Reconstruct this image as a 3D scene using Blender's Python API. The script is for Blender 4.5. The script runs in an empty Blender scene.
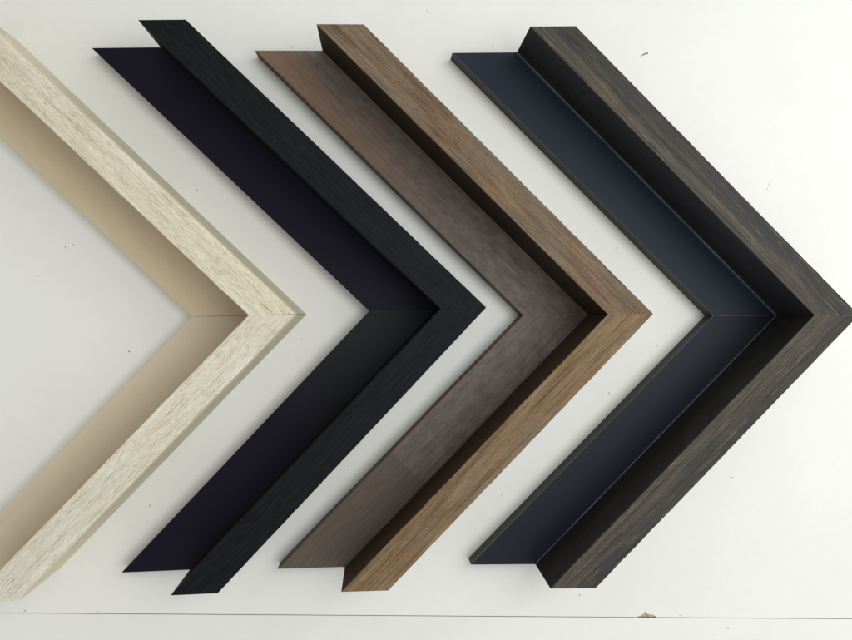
import bpy, bmesh, math, random
from mathutils import Vector, Matrix

# Four sample corners of L-profile picture-frame moulding lying on a white board.
# All measures below are centimetres; CM turns them into metres.
CM = 0.01
H_WALL, T_LEDGE = 4.673, 1.063
C = bpy.context.scene.collection
# X, Y outer corner; a, b small turns of the two legs; cu, cl slant of the end cuts;
# w wall width; l ledge width; U, L reach of upper and lower leg
FIT = [{"X": -4.0712, "Y": 0.0378, "a": 0.0228, "b": 0.0184, "cu": -0.0, "cl": 0.0, "w": 1.6409, "l": 2.5275, "U": 14.5864, "L": 13.6173},
       {"X": 5.1695, "Y": 0.3726, "a": 0.0258, "b": 0.0283, "cu": 0.0334, "cl": 0.0225, "w": 1.5953, "l": 2.5154, "U": 13.7994, "L": 13.8186},
       {"X": 13.5545, "Y": 0.0571, "a": 0.0113, "b": 0.0123, "cu": 0.0194, "cl": 0.0087, "w": 1.6304, "l": 2.5321, "U": 14.067, "L": 13.5422},
       {"X": 24.2188, "Y": -0.0003, "a": 0.0109, "b": 0.0015, "cu": 0.0306, "cl": -0.0132, "w": 1.6488, "l": 2.5354, "U": 14.2877, "L": 13.5796}]


# ------------------------------------------------------------------ materials
def lin(r, g, b, k=1.0):
    f = lambda c: (c/255/12.92) if c/255 <= .04045 else ((c/255+.055)/1.055)**2.4
    return (f(r)*k, f(g)*k, f(b)*k, 1)

class Mat:
    def __init__(s, name, rough=.5, spec=.3):
        s.m = bpy.data.materials.new(name); s.m.use_nodes = True
        s.n = s.m.node_tree.nodes; s.k = s.m.node_tree.links
        s.p = s.n['Principled BSDF']
        s.p.inputs['Roughness'].default_value = rough
        s.p.inputs['Specular IOR Level'].default_value = spec
        s.tc = s.n.new('ShaderNodeTexCoord')
        oi = s.n.new('ShaderNodeObjectInfo')
        mul = s.n.new('ShaderNodeMath'); mul.operation = 'MULTIPLY'; mul.inputs[1].default_value = 7.31
        s.k.new(oi.outputs['Random'], mul.inputs[0])
        add = s.n.new('ShaderNodeVectorMath'); add.operation = 'ADD'
        s.k.new(s.tc.outputs['Object'], add.inputs[0]); s.k.new(mul.outputs[0], add.inputs[1])
        s.co = add.outputs[0]
    def mapped(s, sx, sy, sz, rot=0, wob=None):
        src = s.co
        if wob:                                  # gentle waviness of the grain
            nz = s.n.new('ShaderNodeTexNoise'); nz.inputs['Scale'].default_value = wob[0]
            nz.inputs['Detail'].default_value = 1
            s.k.new(src, nz.inputs['Vector'])
            sc = s.n.new('ShaderNodeVectorMath'); sc.operation = 'MULTIPLY_ADD'
            sc.inputs[1].default_value = (wob[1],)*3
            s.k.new(nz.outputs['Color'], sc.inputs[0]); s.k.new(src, sc.inputs[2])
            src = sc.outputs[0]
        if rot:
            vr = s.n.new('ShaderNodeVectorRotate'); vr.rotation_type = 'Z_AXIS'; vr.inputs['Angle'].default_value = rot
            s.k.new(src, vr.inputs['Vector']); src = vr.outputs[0]
        mp = s.n.new('ShaderNodeMapping'); mp.inputs['Scale'].default_value = (sx, sy, sz)
        s.k.new(src, mp.inputs['Vector']); return mp.outputs[0]
    def noise(s, vec, scale, detail=4, rough=.55, dist=0):
        nz = s.n.new('ShaderNodeTexNoise')
        nz.inputs['Scale'].default_value = scale; nz.inputs['Detail'].default_value = detail
        nz.inputs['Roughness'].default_value = rough; nz.inputs['Distortion'].default_value = dist
        s.k.new(vec, nz.inputs['Vector']); return nz.outputs['Fac']
    def ramp(s, fac, stops):
        r = s.n.new('ShaderNodeValToRGB'); e = r.color_ramp.elements
        while len(e) < len(stops): e.new(.5)
        for el, (pos, col) in zip(e, stops):
            el.position = pos; el.color = col if len(col) == 4 else (*col, 1)
        s.k.new(fac, r.inputs['Fac']); return r.outputs['Color']
    def mix(s, fac, a, b, mode='MIX'):
        m = s.n.new('ShaderNodeMix'); m.data_type = 'RGBA'; m.blend_type = mode
        for sock, v in ((m.inputs[0], fac), (m.inputs[6], a), (m.inputs[7], b)):
            if hasattr(v, 'is_linked'): s.k.new(v, sock)
            else: sock.default_value = v
        return m.outputs[2]
    def color(s, c):
        if hasattr(c, 'is_linked'): s.k.new(c, s.p.inputs['Base Color'])
        else: s.p.inputs['Base Color'].default_value = c
    def bump(s, h, strength, dist):
        b = s.n.new('ShaderNodeBump'); b.inputs['Strength'].default_value = strength
        b.inputs['Distance'].default_value = dist*CM
        s.k.new(h, b.inputs['Height']); s.k.new(b.outputs[0], s.p.inputs['Normal'])
    def rough(s, f, lo, hi):
        mr = s.n.new('ShaderNodeMapRange'); mr.inputs['To Min'].default_value = lo; mr.inputs['To Max'].default_value = hi
        s.k.new(f, mr.inputs['Value']); s.k.new(mr.outputs[0], s.p.inputs['Roughness'])

g = lambda v: (v, v, v, 1)

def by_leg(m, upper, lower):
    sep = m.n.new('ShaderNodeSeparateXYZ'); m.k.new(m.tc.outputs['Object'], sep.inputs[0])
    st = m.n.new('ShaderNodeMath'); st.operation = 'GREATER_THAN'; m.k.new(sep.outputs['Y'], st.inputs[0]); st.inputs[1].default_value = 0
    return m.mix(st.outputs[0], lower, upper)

def fibres(m, c, wid, lo, pos=.36, soft=.07, leng=3.2, fac=.8, wob=(7, .0025)):
    """long continuous fibre lines running the length of the leg"""
    n = m.noise(m.mapped(leng, wid, wid, .012, wob), 5, 3, .6)
    return m.mix(fac, c, m.ramp(n, [(pos, lo), (pos+soft, g(1))]), 'MULTIPLY')

def m_whitewash():
    m = Mat('whitewashed_oak', .6, .25)
    fine = m.noise(m.mapped(34, 640, 640, .015, (30, .0006)), 5, 5, .6)
    dash = m.noise(m.mapped(46, 820, 820, -.012, (40, .0005)), 5, 2, .5)
    broad = m.noise(m.mapped(7, 60, 60, .04, (12, .006)), 5, 3, .5)
    base = m.ramp(broad, [(.3, lin(217, 212, 198)), (.5, lin(226, 222, 209)), (.7, lin(234, 231, 221))])
    c = m.mix(.6, base, m.ramp(fine, [(.30, lin(204, 196, 178)), (.45, lin(236, 232, 219)), (.62, lin(250, 248, 242))]), 'MULTIPLY')
    # the brushed-out pores come in drifts
    drift = m.noise(m.mapped(9, 30, 30), 5, 2, .5)
    dm = m.ramp(drift, [(.35, g(.35)), (.62, g(.65))])
    c = m.mix(dm, c, m.mix(1, c, m.ramp(dash, [(.33, lin(168, 160, 144)), (.43, lin(226, 221, 208)), (.5, g(1))]), 'MULTIPLY'))
    c = fibres(m, c, 480, lin(172, 162, 144), .37, .05, leng=9, fac=.6)
    c = m.mix(1, c, by_leg(m, lin(254, 252, 247), lin(255, 255, 255)), 'MULTIPLY')  # upper leg tinted yellower: direction of the light put into the colour
    m.color(c)
    m.bump(m.mix(.5, fine, dash), .55, .03); return m.m

def m_plain(name, col, rough=.45, spec=.3, var=.06, scale=(6, 22, 22), bump=.08):
    m = Mat(name, rough, spec)
    n = m.noise(m.mapped(*scale), 8, 3, .5)
    lo = tuple(c*(1-var*2) for c in col[:3]); hi = tuple(c*(1+var*2) for c in col[:3])
    m.color(m.ramp(n, [(.3, lo), (.7, hi)]))
    f = m.noise(m.mapped(40, 160, 160), 6, 3)
    m.rough(f, rough-.08, rough+.08)
    m.bump(f, bump, .02); return m.m

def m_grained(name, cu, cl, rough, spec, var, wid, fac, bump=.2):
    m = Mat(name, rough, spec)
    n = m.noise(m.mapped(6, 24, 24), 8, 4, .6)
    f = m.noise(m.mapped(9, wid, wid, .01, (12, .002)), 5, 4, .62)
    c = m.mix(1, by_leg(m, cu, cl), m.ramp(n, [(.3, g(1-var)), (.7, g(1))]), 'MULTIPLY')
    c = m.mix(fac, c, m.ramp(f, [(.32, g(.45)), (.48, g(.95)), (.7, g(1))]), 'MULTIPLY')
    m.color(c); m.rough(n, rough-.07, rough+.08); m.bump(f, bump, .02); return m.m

def m_black_oak():
    m = Mat('black_stained_oak', .55, .14)
    fine = m.noise(m.mapped(16, 330, 330, .02, (18, .002)), 5, 5, .6)
    c = m.ramp(fine, [(.32, lin(4, 6, 7)), (.5, lin(15, 18, 20)), (.66, lin(26, 29, 31))])
    m.color(m.mix(1, c, by_leg(m, lin(255, 255, 255), lin(238, 255, 250)), 'MULTIPLY')); m.bump(fine, .5, .04); m.rough(fine, .5, .65); return m.m

def m_brown_oak():
    m = Mat('brown_oak_veneer', .55, .2)
    fine = m.noise(m.mapped(20, 480, 480, .02, (20, .002)), 5, 5, .6)
    broad = m.noise(m.mapped(7, 90, 90, -.03, (9, .006)), 5, 5, .6)
    patch = m.noise(m.mapped(6, 20, 20), 5, 3, .55)
    dash = m.noise(m.mapped(60, 640, 640, .03, (30, .0008)), 5, 2, .5)
    base = m.ramp(broad, [(.28, lin(104, 87, 68)), (.45, lin(126, 106, 83)), (.6, lin(140, 120, 96)), (.75, lin(154, 137, 115))])
    base = m.mix(m.ramp(patch, [(.42, g(0)), (.66, g(.6))]), base, lin(132, 122, 108))
    c = m.mix(.6, base, m.ramp(fine, [(.3, lin(176, 165, 150)), (.5, lin(236, 231, 222)), (.7, g(1))]), 'MULTIPLY')
    c = m.mix(.6, c, m.ramp(dash, [(.31, lin(140, 122, 104)), (.42, g(1))]), 'MULTIPLY')
    c = fibres(m, c, 300, lin(160, 146, 130), .40, .08, fac=.5)
    c = m.mix(1, c, by_leg(m, lin(240, 238, 238), lin(255, 250, 238)), 'MULTIPLY')
    m.color(c); m.bump(fine, .45, .03); return m.m

def m_char_oak():
    m = Mat('charcoal_oak_veneer', .5, .16)
    fine = m.noise(m.mapped(18, 480, 480, .02, (16, .002)), 5, 6, .65)
    broad = m.noise(m.mapped(4, 80, 80, .03, (9, .008)), 5, 5, .6)
    scr = m.noise(m.mapped(14, 460, 460, .04, (10, .003)), 5, 2, .5)
    base = m.ramp(broad, [(.3, lin(62, 60, 57)), (.46, lin(80, 76, 70)), (.58, lin(92, 86, 77)), (.74, lin(106, 96, 84))])
    # brown wood shows through more towards the inner edge of the strip
    sep = m.n.new('ShaderNodeSeparateXYZ'); m.k.new(m.tc.outputs['Object'], sep.inputs[0])
    ab = m.n.new('ShaderNodeMath'); ab.operation = 'ABSOLUTE'; m.k.new(sep.outputs['Y'], ab.inputs[0])
    wv = m.noise(m.mapped(7, 24, 24), 5, 4, .6)
    ad = m.n.new('ShaderNodeMath'); ad.operation = 'MULTIPLY_ADD'; ad.inputs[1].default_value = .02
    m.k.new(wv, ad.inputs[0]); m.k.new(ab.outputs[0], ad.inputs[2])
    mr = m.n.new('ShaderNodeMapRange'); mr.inputs['From Min'].default_value = .013; mr.inputs['From Max'].default_value = .023
    mr.interpolation_type = 'SMOOTHSTEP'
    m.k.new(ad.outputs[0], mr.inputs['Value'])
    base = m.mix(mr.outputs[0], m.mix(.7, base, lin(58, 60, 61)), base)
    c = m.mix(.7, base, m.ramp(fine, [(.3, lin(140, 136, 132)), (.5, lin(225, 222, 218)), (.7, g(1))]), 'MULTIPLY')
    c = m.mix(m.ramp(scr, [(.62, g(0)), (.72, g(.5))]), c, lin(148, 132, 112))
    c = fibres(m, c, 340, lin(135, 130, 124), .40, .08, fac=.5)
    m.color(c); m.bump(fine, .5, .035); return m.m

def m_mottled():
    m = Mat('grey_brown_ledge_finish', .5, .2)
    a = m.noise(m.mapped(22, 42, 42), 7, 5, .66)
    fine = m.noise(m.mapped(16, 220, 220, .03, (14, .004)), 5, 4, .6)
    c = m.ramp(a, [(.32, lin(98, 87, 83)), (.47, lin(111, 100, 95)), (.56, lin(118, 107, 102)), (.70, lin(131, 120, 114))])
    sep = m.n.new('ShaderNodeSeparateXYZ'); m.k.new(m.tc.outputs['Object'], sep.inputs[0])
    ab = m.n.new('ShaderNodeMath'); ab.operation = 'ABSOLUTE'; m.k.new(sep.outputs['Y'], ab.inputs[0])
    wv = m.noise(m.mapped(5, 14, 14), 5, 3, .5)
    def rng(sock, a0, a1, b0, b1):
        mr = m.n.new('ShaderNodeMapRange'); mr.interpolation_type = 'SMOOTHSTEP'
        for nme, v in (('From Min', a0), ('From Max', a1), ('To Min', b0), ('To Max', b1)): mr.inputs[nme].default_value = v
        m.k.new(sock, mr.inputs['Value']); return mr.outputs[0]
    ad = m.n.new('ShaderNodeMath'); ad.operation = 'MULTIPLY_ADD'; ad.inputs[1].default_value = .03
    m.k.new(wv, ad.inputs[0]); m.k.new(ab.outputs[0], ad.inputs[2])
    mu = m.n.new('ShaderNodeMath'); mu.operation = 'MULTIPLY'          # warmer brown near the front edge, away from the corner
    m.k.new(rng(ad.outputs[0], .030, .056, 0, 1), mu.inputs[0]); m.k.new(rng(sep.outputs['X'], .07, .2, 0, 1), mu.inputs[1])
    c = m.mix(mu.outputs[0], c, by_leg(m, lin(128, 105, 87), lin(110, 98, 88)))
    mj = m.n.new('ShaderNodeMapRange'); mj.inputs['From Min'].default_value = .1435; mj.inputs['From Max'].default_value = .1445
    m.k.new(sep.outputs['X'], mj.inputs['Value'])                      # veneer joint across the leg
    c = m.mix(mj.outputs[0], c, m.mix(.85, c, by_leg(m, c, lin(100, 89, 81))))
    c = m.mix(.3, c, m.ramp(fine, [(.35, lin(175, 170, 165)), (.6, g(1))]), 'MULTIPLY')
    c = fibres(m, c, 200, lin(180, 172, 164), .40, .1, fac=.25)
    m.color(c); m.bump(a, .12, .03); m.rough(a, .42, .6); return m.m

def m_board():
    m = Mat('white_melamine', .42, .35)
    n = m.noise(m.mapped(1, 1, 1), 9, 5, .6)
    f = m.noise(m.mapped(1, 1, 1), 160, 4, .6)
    c = m.ramp(n, [(.3, lin(227, 228, 224)), (.7, lin(234, 235, 232))])
    c = m.mix(.06, c, m.ramp(f, [(.35, g(.75)), (.6, g(1))]), 'MULTIPLY')
    m.color(c); m.rough(n, .36, .5); m.bump(f, .06, .01); return m.m

def m_black_ledge():
    m = Mat('navy_black_ledge_finish', .42, .16)
    n = m.noise(m.mapped(5, 20, 20), 6, 4, .55)
    f = m.noise(m.mapped(12, 260, 260, .02, (14, .003)), 5, 4, .6)
    c = m.ramp(n, [(.3, lin(12, 9, 28)), (.7, lin(17, 14, 34))])
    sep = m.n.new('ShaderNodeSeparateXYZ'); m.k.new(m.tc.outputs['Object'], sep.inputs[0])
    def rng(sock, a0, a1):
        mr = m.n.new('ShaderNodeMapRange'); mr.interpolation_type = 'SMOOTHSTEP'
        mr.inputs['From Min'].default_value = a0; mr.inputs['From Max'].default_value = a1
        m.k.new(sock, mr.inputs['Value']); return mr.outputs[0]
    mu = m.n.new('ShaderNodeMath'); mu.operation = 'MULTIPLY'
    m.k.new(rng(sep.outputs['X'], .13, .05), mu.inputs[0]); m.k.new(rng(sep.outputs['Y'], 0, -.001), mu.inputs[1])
    c = m.mix(mu.outputs[0], c, lin(26, 30, 34))  # greenish cast of the light painted into the lower leg near the corner
    m.color(c); m.rough(n, .36, .52); m.bump(f, .15, .02); return m.m

M = dict(
    ww=m_whitewash(), ww_side=m_plain('cream_side_finish', lin(212, 203, 176), .55, .25, .05),
    ww_ledge=m_grained('beige_ledge_finish', lin(211, 198, 168), lin(212, 200, 174), .5, .25, .07, 260, .06), ww_bounce=m_plain('warm_bounce_inner_face', lin(160, 120, 70), .6, .2, .1),  # inner face hidden from view; brown put in to bounce warm light onto ledge
    ww_edge=m_plain('worn_cream_edge', lin(228, 216, 186), .6, .2, .08),
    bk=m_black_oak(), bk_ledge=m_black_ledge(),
    bk_edge=m_plain('black_rubbed_edge', lin(24, 26, 30), .5, .2, .1),
    bk_side=m_plain('matt_black_side_finish', lin(14, 14, 20), .55, .12, .2),
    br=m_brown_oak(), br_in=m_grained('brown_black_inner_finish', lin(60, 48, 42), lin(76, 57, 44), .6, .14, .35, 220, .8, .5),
    br_ledge=m_mottled(), br_edge=m_plain('dark_brown_edge', lin(96, 80, 62), .55, .15, .2),
    ch=m_char_oak(), ch_in=m_grained('black_inner_finish', lin(54, 54, 59), lin(52, 51, 50), .5, .2, .35, 220, .8, .5),
    ch_ledge=m_grained('slate_blue_black_ledge_finish', lin(36, 43, 56), lin(34, 35, 48), .45, .14, .15, 260, .12, .1),
    ch_arris=m_plain('rubbed_arris', lin(92, 95, 98), .5, .2, .12, (12, 40, 40)), ch_edge=m_plain('rubbed_grey_edge', lin(70, 86, 96), .5, .2, .2),
    ch_side=m_plain('grey_olive_edge_finish', lin(60, 61, 56), .55, .2, .15, (5, 80, 80)),
    board=m_board(), core=m_plain('particleboard_core', lin(176, 160, 128), .8, .1, .25, (60, 60, 60), .5),
    bk_fill=m_plain('dark_grey_filler', lin(48, 54, 58), .5, .2, .2), fill=m_plain('pale_mitre_filler', lin(78, 88, 96), .5, .2, .2), tanwood=m_plain('worn_tan_wood', lin(126, 108, 90), .6, .1, .2),
    speck=m_plain('dark_scuff', lin(172, 171, 166), .7, .1, .3), faint=m_plain('faint_scuff', lin(214, 214, 209), .7, .1, .05), tan=m_plain('tan_scuff', lin(188, 186, 178), .7, .1, .2),
    bare=m_plain('bare_pale_wood', lin(225, 220, 205), .7, .1, .1), black_gap=m_plain('dark_board_edge', lin(175, 172, 164), .8, .1, .1))

# ------------------------------------------------------------------ geometry
def link_mesh(name, verts, faces, mats, idx=None, parent=None, loc=None, rotz=0, smooth=False):
    me = bpy.data.meshes.new(name); me.from_pydata([tuple(c*CM for c in v) for v in verts], [], faces)
    for m in mats: me.materials.append(m)
    if idx:
        for p, i in zip(me.polygons, idx): p.material_index = i
    bm = bmesh.new(); bm.from_mesh(me); bmesh.ops.recalc_face_normals(bm, faces=bm.faces); bm.to_mesh(me); bm.free()
    o = bpy.data.objects.new(name, me); C.objects.link(o)
    if parent: o.parent = parent
    if loc: o.location = Vector(loc)*CM
    o.rotation_euler.z = rotz
    return o

def meet(A, d, B, e):
    det = d.x*(-e.y) + e.x*d.y
    r = B - A
    s = (r.x*(-e.y) + e.x*r.y)/det
    return A + d*s

def wobble(seed, n, low, high):
    """an uneven edge: slow waves plus small nicks"""
    rnd = random.Random(seed)
    ph = [(rnd.uniform(3, 9), rnd.uniform(0, 6.3), rnd.uniform(.3, 1)) for _ in range(4)]
    out = []; nick = 0
    for i in range(n):
        s = i/(n-1)
        v = low*sum(a*math.sin(f*6.28*s*1.7+p) for f, p, a in ph)/2
        nick = nick*.55 + rnd.uniform(-1, 1)*high
        out.append(v+nick)
    return out

def sweep(name, prof, seg_mat, mats, startf, endf, sgn, parent, gap=.006, rows=110, seed=0):
    """prof: (inward offset, z, low wobble, high wobble); swept between the mitre and the end cut"""
    k = len(prof); V = []; F = []; I = []
    wo = [wobble(seed*31+j, rows, p[2], p[3]) for j, p in enumerate(prof)]
    wz = [wobble(seed*57+j+9, rows, p[2]*.7, p[3]*.7) for j, p in enumerate(prof)]
    for r in range(rows):
        s = r/(rows-1); fade = min(1, s*14, (1-s)*14)
        for j, (off, z, lo, hi) in enumerate(prof):
            o2 = off + wo[j][r]*fade; z2 = z + wz[j][r]*fade
            x0 = startf(o2) + gap; x1 = endf(o2)
            V.append((x0+(x1-x0)*s, sgn*o2, z2))
    for r in range(rows-1):
        for j in range(k):
            a = r*k+j; b = r*k+(j+1) % k
            F.append((a, b, b+k, a+k)); I.append(seg_mat[j])
    F.append(tuple(range(k))); I.append(0); F.append(tuple((rows-1)*k+j for j in range(k))); I.append(seg_mat[-1])
    o = link_mesh(name, V, F, mats, I, parent)
    return o

def corner(i, label, wall_mats, wall_seg, ledge_mats, ledge_seg, wall_prof, ledge_prof, gap=.006, extra=None):
    f = FIT[i]
    A = Vector((f['X'], f['Y']))
    root = bpy.data.objects.new('frame_corner', None); C.objects.link(root)
    root.location = (A.x*CM, A.y*CM, 0); root.empty_display_size = .03
    root['label'] = label; root['category'] = 'frame corner sample'
    root['group'] = 'picture frame corner samples in a row on the white board'
    au = math.radians(135)+f['a']; al = math.radians(225)+f['b']
    du = Vector((math.cos(au), math.sin(au))); dl = Vector((math.cos(al), math.sin(al)))
    nu = Vector((-du.y, du.x)); nl = Vector((dl.y, -dl.x))
    Z = Vector((0, 0))
    rails = []
    for side, d, n, ang, sgn in (('u', du, nu, au, 1), ('l', dl, nl, al, -1)):
        def startf(off): return meet(nu*off, du, nl*off, dl).dot(d)
        Y = f['U'] if side == 'u' else -f['L']; c = f['cu'] if side == 'u' else f['cl']
        B = Vector((-f['U'], Y)); e = Vector((math.cos(c), math.sin(c)))
        def endf(off): return meet(n*off, d, B, e).dot(d)
        w, l = f['w'], f['l']
        rail = sweep('rail', wall_prof(w), wall_seg, wall_mats, startf, endf, sgn, root, gap, 300, seed=i*10+(side == 'l'))
        rail.rotation_euler.z = ang
        ledge = sweep('ledge', ledge_prof(w, l), ledge_seg, ledge_mats, startf, endf, sgn, rail, gap, 110, seed=i*10+5+(side == 'l'))
        if extra: extra(side, rail, ledge, startf, endf, sgn, w, l, i)
        rails.append((rail, ledge, startf, endf, sgn))
    return root, rails

def box_wall(lo=.004, hi=.006, c=.025):
    # bottom, inner face, inner arris, top, outer arris, outer face
    return lambda w: [(0, 0, 0, 0), (w, 0, 0, 0), (w, H_WALL-c, lo, hi), (w-c, H_WALL, lo, hi), (c, H_WALL, lo, hi), (0, H_WALL-c, lo, hi)]
def box_ledge(lo=.002, hi=.0008, c=.03):
    # bottom, front face, arris, top, back
    return lambda w, l: [(w, 0, 0, 0), (w+l, 0, 0, 0), (w+l, T_LEDGE-c, lo, hi), (w+l-c, T_LEDGE, lo, hi), (w, T_LEDGE, 0, 0)]

def ww_prof(w): return [(0, 0, 0, 0), (w, 0, 0, 0), (w, H_WALL-.04, .004, .008), (w-.03, H_WALL, .004, .008), (.2, H_WALL, .003, .006), (.06, H_WALL-.07, .003, .004), (0, H_WALL-.24, 0, 0)]
r0, p0 = corner(0, 'whitewashed oak frame corner with beige ledge, leftmost and cut off by the photo edge',
    [M['ww'], M['ww_bounce'], M['ww_side'], M['ww_edge']], [0, 1, 3, 0, 0, 2, 2],
    [M['ww_ledge'], M['ww_edge']], [0, 0, 0, 0, 0],
    ww_prof, box_ledge(), gap=.011)

def black_rub(side, rail, ledge, startf, endf, sgn, w, l, i):
    if side == 'u':
        V = []; n = 10; rnd = random.Random(8)
        for q in range(n+1):
            o = w+.5+(l-.6)*q/n; x = startf(o); v = .012*rnd.uniform(.5, 1.2)
            V += [(x-v, sgn*o, T_LEDGE+.005), (x+v, sgn*o, T_LEDGE+.005), (x+v, sgn*o, T_LEDGE-.02), (x-v, sgn*o, T_LEDGE-.02)]
        F = [(4*q+a, 4*q+(a+1) % 4, 4*q+4+(a+1) % 4, 4*q+4+a) for q in range(n) for a in range(4)] + [(0, 1, 2, 3), (4*n, 4*n+1, 4*n+2, 4*n+3)]
        link_mesh('mitre_filler', V, F, [M['bk_fill']], parent=rail)
r1, p1 = corner(1, 'all black frame corner with matt wood-grain top and navy-black ledge',
    [M['bk'], M['bk_side'], M['bk_edge']], [0, 1, 2, 0, 2, 1],
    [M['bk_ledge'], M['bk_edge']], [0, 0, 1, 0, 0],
    box_wall(.003, .005), box_ledge(), gap=.004, extra=black_rub)

def brown_bead(side, rail, ledge, startf, endf, sgn, w, l, i):
    if side == 'l':
        prof = [(w-.001, T_LEDGE-.03, 0, 0), (w+.07, T_LEDGE-.03, 0, 0), (w+.06, T_LEDGE+.035, .004, .004), (w-.001, T_LEDGE+.07, 0, 0)]
        sweep('glue_line', prof, [0, 0, 0, 0], [M['br_edge']], lambda o: startf(o)+3.2, endf, sgn, rail, .004, 60, seed=77)
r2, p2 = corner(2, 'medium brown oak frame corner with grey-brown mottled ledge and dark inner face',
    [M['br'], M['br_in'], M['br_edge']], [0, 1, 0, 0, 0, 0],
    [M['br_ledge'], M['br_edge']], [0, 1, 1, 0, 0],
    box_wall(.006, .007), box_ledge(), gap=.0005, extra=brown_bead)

def slate_bead(side, rail, ledge, startf, endf, sgn, w, l, i):
    k = 1 if side == 'u' else .6
    prof = [(w-.001, T_LEDGE-.03, 0, 0), (w+.11*k, T_LEDGE-.03, 0, 0), (w+.085*k, T_LEDGE+.04, .003, .002), (w-.001, T_LEDGE+.1*k, 0, 0)]
    sweep('bead', prof, [0, 0, 0, 0], [M['ch_edge']], startf, endf, sgn, rail, .004, 60, seed=88)
    if side == 'u':
        # pale filler showing along the mitre: a thin strip on the ledge, a worn patch at the point of the top
        def strip(name, o0, o1, z, wd, mat):
            n = 14; rnd = random.Random(3); V = []
            for q in range(n+1):
                o = o0+(o1-o0)*q/n; x = startf(o); v = wd*rnd.uniform(.85, 1.1)*(1 if 0 < q < n else .3)
                V += [(x-v, sgn*o, z), (x+v, sgn*o, z), (x+v, sgn*o, z-.02), (x-v, sgn*o, z-.02)]
            F = [(4*q+a, 4*q+(a+1) % 4, 4*q+4+(a+1) % 4, 4*q+4+a) for q in range(n) for a in range(4)] + [(0, 1, 2, 3), (4*n, 4*n+1, 4*n+2, 4*n+3)]
            link_mesh(name, V, F, [mat], parent=rail)
        strip('mitre_filler', w+.12, w+l-.12, T_LEDGE+.006, .02, M['fill'])
        strip('mitre_filler', .03, .62, H_WALL+.006, .035, M['tanwood'])
r3, p3 = corner(3, 'charcoal oak frame corner with slate-black ledge, rightmost in the row',
    [M['ch'], M['ch_in'], M['ch_side']], [0, 1, 0, 0, 0, 2],
    [M['ch_ledge'], M['ch_arris'], M['ch_side']], [0, 2, 1, 0, 0],
    box_wall(.006, .006), box_ledge(), gap=.003, extra=slate_bead)

# small damage at the outer point of the black corner, and a lifted splinter on the whitewashed one
rail, ledge, sf, ef, sg = p1[1]
link_mesh('bare_wood_chip', [(-.02, -.005, H_WALL+.004), (.09, .012, H_WALL-.01), (.26, .012, H_WALL-.02), (.34, -.004, H_WALL-.06), (.2, -.03, H_WALL-.1), (.05, -.03, H_WALL-.08),
    (.04, -.0, H_WALL-.3), (.2, 0.01, H_WALL-.3)],
    [(0, 1, 2, 3, 4, 5), (5, 4, 7, 6), (3, 2, 7, 4), (0, 5, 6), (1, 0, 6), (1, 6, 7, 2)], [M['bare']], parent=rail)
rail, ledge, sf, ef, sg = p0[0]
xs = 18.6
link_mesh('splinter', [(xs, .0, H_WALL-.6), (xs+.5, -.0, H_WALL-.5), (xs+.62, -.14, H_WALL-.36), (xs+.1, .02, H_WALL-.3), (xs+.5, .05, H_WALL-.35)],
    [(0, 1, 2), (0, 2, 3), (2, 4, 3), (1, 4, 2), (0, 3, 4, 1)], [M['ww_side']], parent=rail)

# ------------------------------------------------------------------ the white boards
def seam_y(x): return -16.57 - .0314*x
def board(name, near_top, marks):
    """near_top True: the large board above the seam, with a chipped notch in its edge"""
    TH = 1.8; x0, x1 = -62, 68
    if near_top:
        chip = [(14.42, 0), (14.5, .05), (14.62, .09), (14.7, .17), (14.78, .2), (14.86, .31), (14.93, .27), (14.99, .17), (15.1, .15), (15.2, .17), (15.32, .13), (15.42, .07), (15.5, 0)]
        edge = [(x0, seam_y(x0)), (-30, seam_y(-30)), (-8, seam_y(-8)), (6, seam_y(6))]
        edge += [(x, seam_y(x)+dy) for x, dy in chip] + [(30, seam_y(30)), (x1, seam_y(x1))]
        loop = edge + [(x1, 52), (x0, 52)]
    else:
        loop = [(x0, -62), (x1, -62), (x1, seam_y(x1)-.035), (x0, seam_y(x0)-.035)]
    n = len(loop)
    V = [(x, y, 0) for x, y in loop] + [(x, y, -TH) for x, y in loop]
    F = [tuple(range(n)), tuple(range(2*n-1, n-1, -1))]; I = [0, 1]
    for a in range(n):
        b = (a+1) % n; F.append((a, b, b+n, a+n)); I.append(3)
    if near_top:                                        # the core laid bare inside the notch, a hair under the skin
        ch = [(x, seam_y(x)+dy+.01) for x, dy in chip]
        base = len(V); V += [(x, y, -.03) for x, y in ch]; F.append(tuple(range(base, base+len(ch)))); I.append(1)
        for a in range(2+4, 2+4+len(chip)-1): I[a] = 1
    rnd = random.Random(5)
    if near_top:                                        # a scatter of barely visible dust specks and rubs
        marks = marks + [(rnd.uniform(-21, 27), rnd.uniform(-15.5, 18), rnd.uniform(.015, .05), rnd.uniform(.01, .03), rnd.uniform(0, 3), 5) for _ in range(45)]
        marks = marks + [(rnd.uniform(-21, 27), rnd.uniform(-15.5, 18), rnd.uniform(.1, .4), .008, rnd.uniform(-.9, .9), 5) for _ in range(14)]
    for (x, y, L, W, ang, mi) in marks:                 # scuffs and specks lying in the surface
        k = 9; base = len(V)
        for j in range(k):
            t = 6.283*j/k; r = rnd.uniform(.65, 1.15)
            px, py = L*r*math.cos(t), W*r*math.sin(t)
            V.append((x+px*math.cos(ang)-py*math.sin(ang), y+px*math.sin(ang)+py*math.cos(ang), .006))
        F.append(tuple(range(base, base+k))); I.append(mi)
    o = link_mesh(name, V, F, [M['board'], M['core'], M['speck'], M['black_gap'], M['tan'], M['faint']], I)
    o['kind'] = 'structure'; return o

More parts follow.
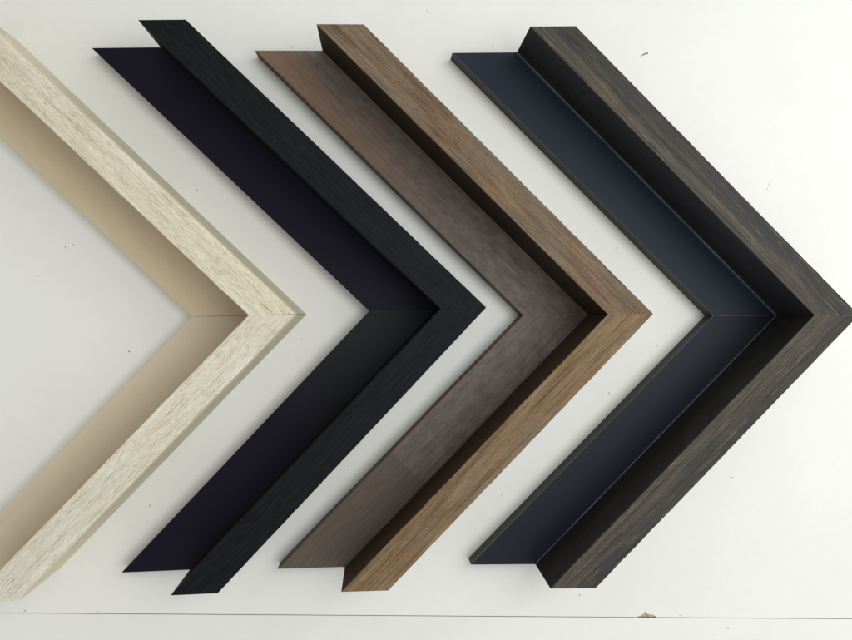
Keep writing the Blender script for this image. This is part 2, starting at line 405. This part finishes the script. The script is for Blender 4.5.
marks_top = [(-4.86, 14.62, .17, .04, 0, 2), (14.72, 14.62, .27, .05, .55, 2), (14.9, 14.68, .1, .05, .3, 2), (-16.9, 3.65, .05, .05, 0, 4), (-16.5, 3.75, .05, .06, 0, 4), (-10.1, 7.05, .02, .02, 0, 4), (-9.96, 6.78, .035, .045, 0, 2), (-13.59, -1.97, .05, .05, 0, 2),
    (-4.38, -1.31, .04, .03, 0, 4), (-12.5, -10.31, .045, .05, 0, 2), (6.69, -10.06, .09, .05, -.2, 2), (6.04, -11.35, .2, .02, -.05, 5), (15.5, -1.72, .07, .045, -.3, 2),
    (14.83, -2.98, .06, .04, .6, 2), (12.77, -4.38, .07, .04, -.5, 2), (13.15, 3.76, .05, .04, 0, 4), (-19.08, -15.86, .06, .035, 0, 2), (-15.31, -16.0, .06, .05, 0, 2),
    (19.88, -9.23, .06, .04, 0, 4), (21.99, 7.44, .018, .2, -.45, 4), (21.88, 7.15, .03, .06, -.45, 4), (2.53, 16.76, .05, .04, .3, 4), (6.2, 14.91, .05, .03, 0, 4), (11.13, -15.71, .06, .05, 0, 4),
    (-1.82, -8.3, .03, .03, 0, 2), (16.9, -17.0, .12, .02, -.03, 2), (17.6, 11, .04, .03, 0, 4), (23.4, -3.1, .03, .03, 0, 4), (2.2, 12.2, .04, .02, .5, 4), (9.2, -14.6, .03, .02, 0, 4), (-18.3, 2.1, .03, .03, 0, 4)]
marks_low = [(19.67, -17.78, .09, .04, -.1, 2), (-3.1, -18.2, .04, .03, 0, 4)]
board('table_board', True, marks_top)
board('table_board', False, marks_low)
under = link_mesh('table_frame', [(x, y, z) for z in (-1.85, -4) for x, y in ((-60, -60), (66, -60), (66, 50), (-60, 50))],
    [(0, 1, 2, 3), (7, 6, 5, 4), (0, 4, 5, 1), (1, 5, 6, 2), (2, 6, 7, 3), (3, 7, 4, 0)], [M['black_gap']])
under['kind'] = 'structure'

# ------------------------------------------------------------------ light
w = bpy.data.worlds.new('World'); bpy.context.scene.world = w; w.use_nodes = True
bg = w.node_tree.nodes['Background']; bg.inputs['Color'].default_value = (1, 1, .955, 1); bg.inputs['Strength'].default_value = .555

def area(name, loc, target, size, power, col=(1, 1, 1)):
    L = bpy.data.lights.new(name, 'AREA'); L.shape = 'RECTANGLE'; L.size, L.size_y = size[0]*CM, size[1]*CM
    L.energy = power; L.color = col
    o = bpy.data.objects.new(name, L); C.objects.link(o); o.location = Vector(loc)*CM
    o.rotation_euler = (Vector(target)-Vector(loc)).to_track_quat('-Z', 'Y').to_euler(); return o
area('window_light', (50, 8, 72), (16, 0, 0), (70, 80), 5.5, (1, 1, 1))

# ------------------------------------------------------------------ camera
cd = bpy.data.cameras.new('Camera'); cam = bpy.data.objects.new('Camera', cd); C.objects.link(cam)
R = Matrix(((0.99818251, 0.00040376, -0.06026211), (0, 0.99997756, 0.00669995), (0.06026346, -0.00668777, 0.99816020)))
cam.matrix_world = Matrix.Translation((0, 0, 41*CM)) @ R.to_4x4()
cd.sensor_fit = 'HORIZONTAL'; cd.sensor_width = 36; cd.lens = 743.18/852*36
cd.clip_start = .01; cd.clip_end = 50
sc = bpy.context.scene; sc.camera = cam
sc.view_settings.view_transform = 'Standard'; sc.view_settings.look = 'None'; sc.view_settings.gamma = 1
sc.view_settings.exposure = 0
sc.render.filter_size = 1.6 if hasattr(sc.render, 'filter_size') else 1.5
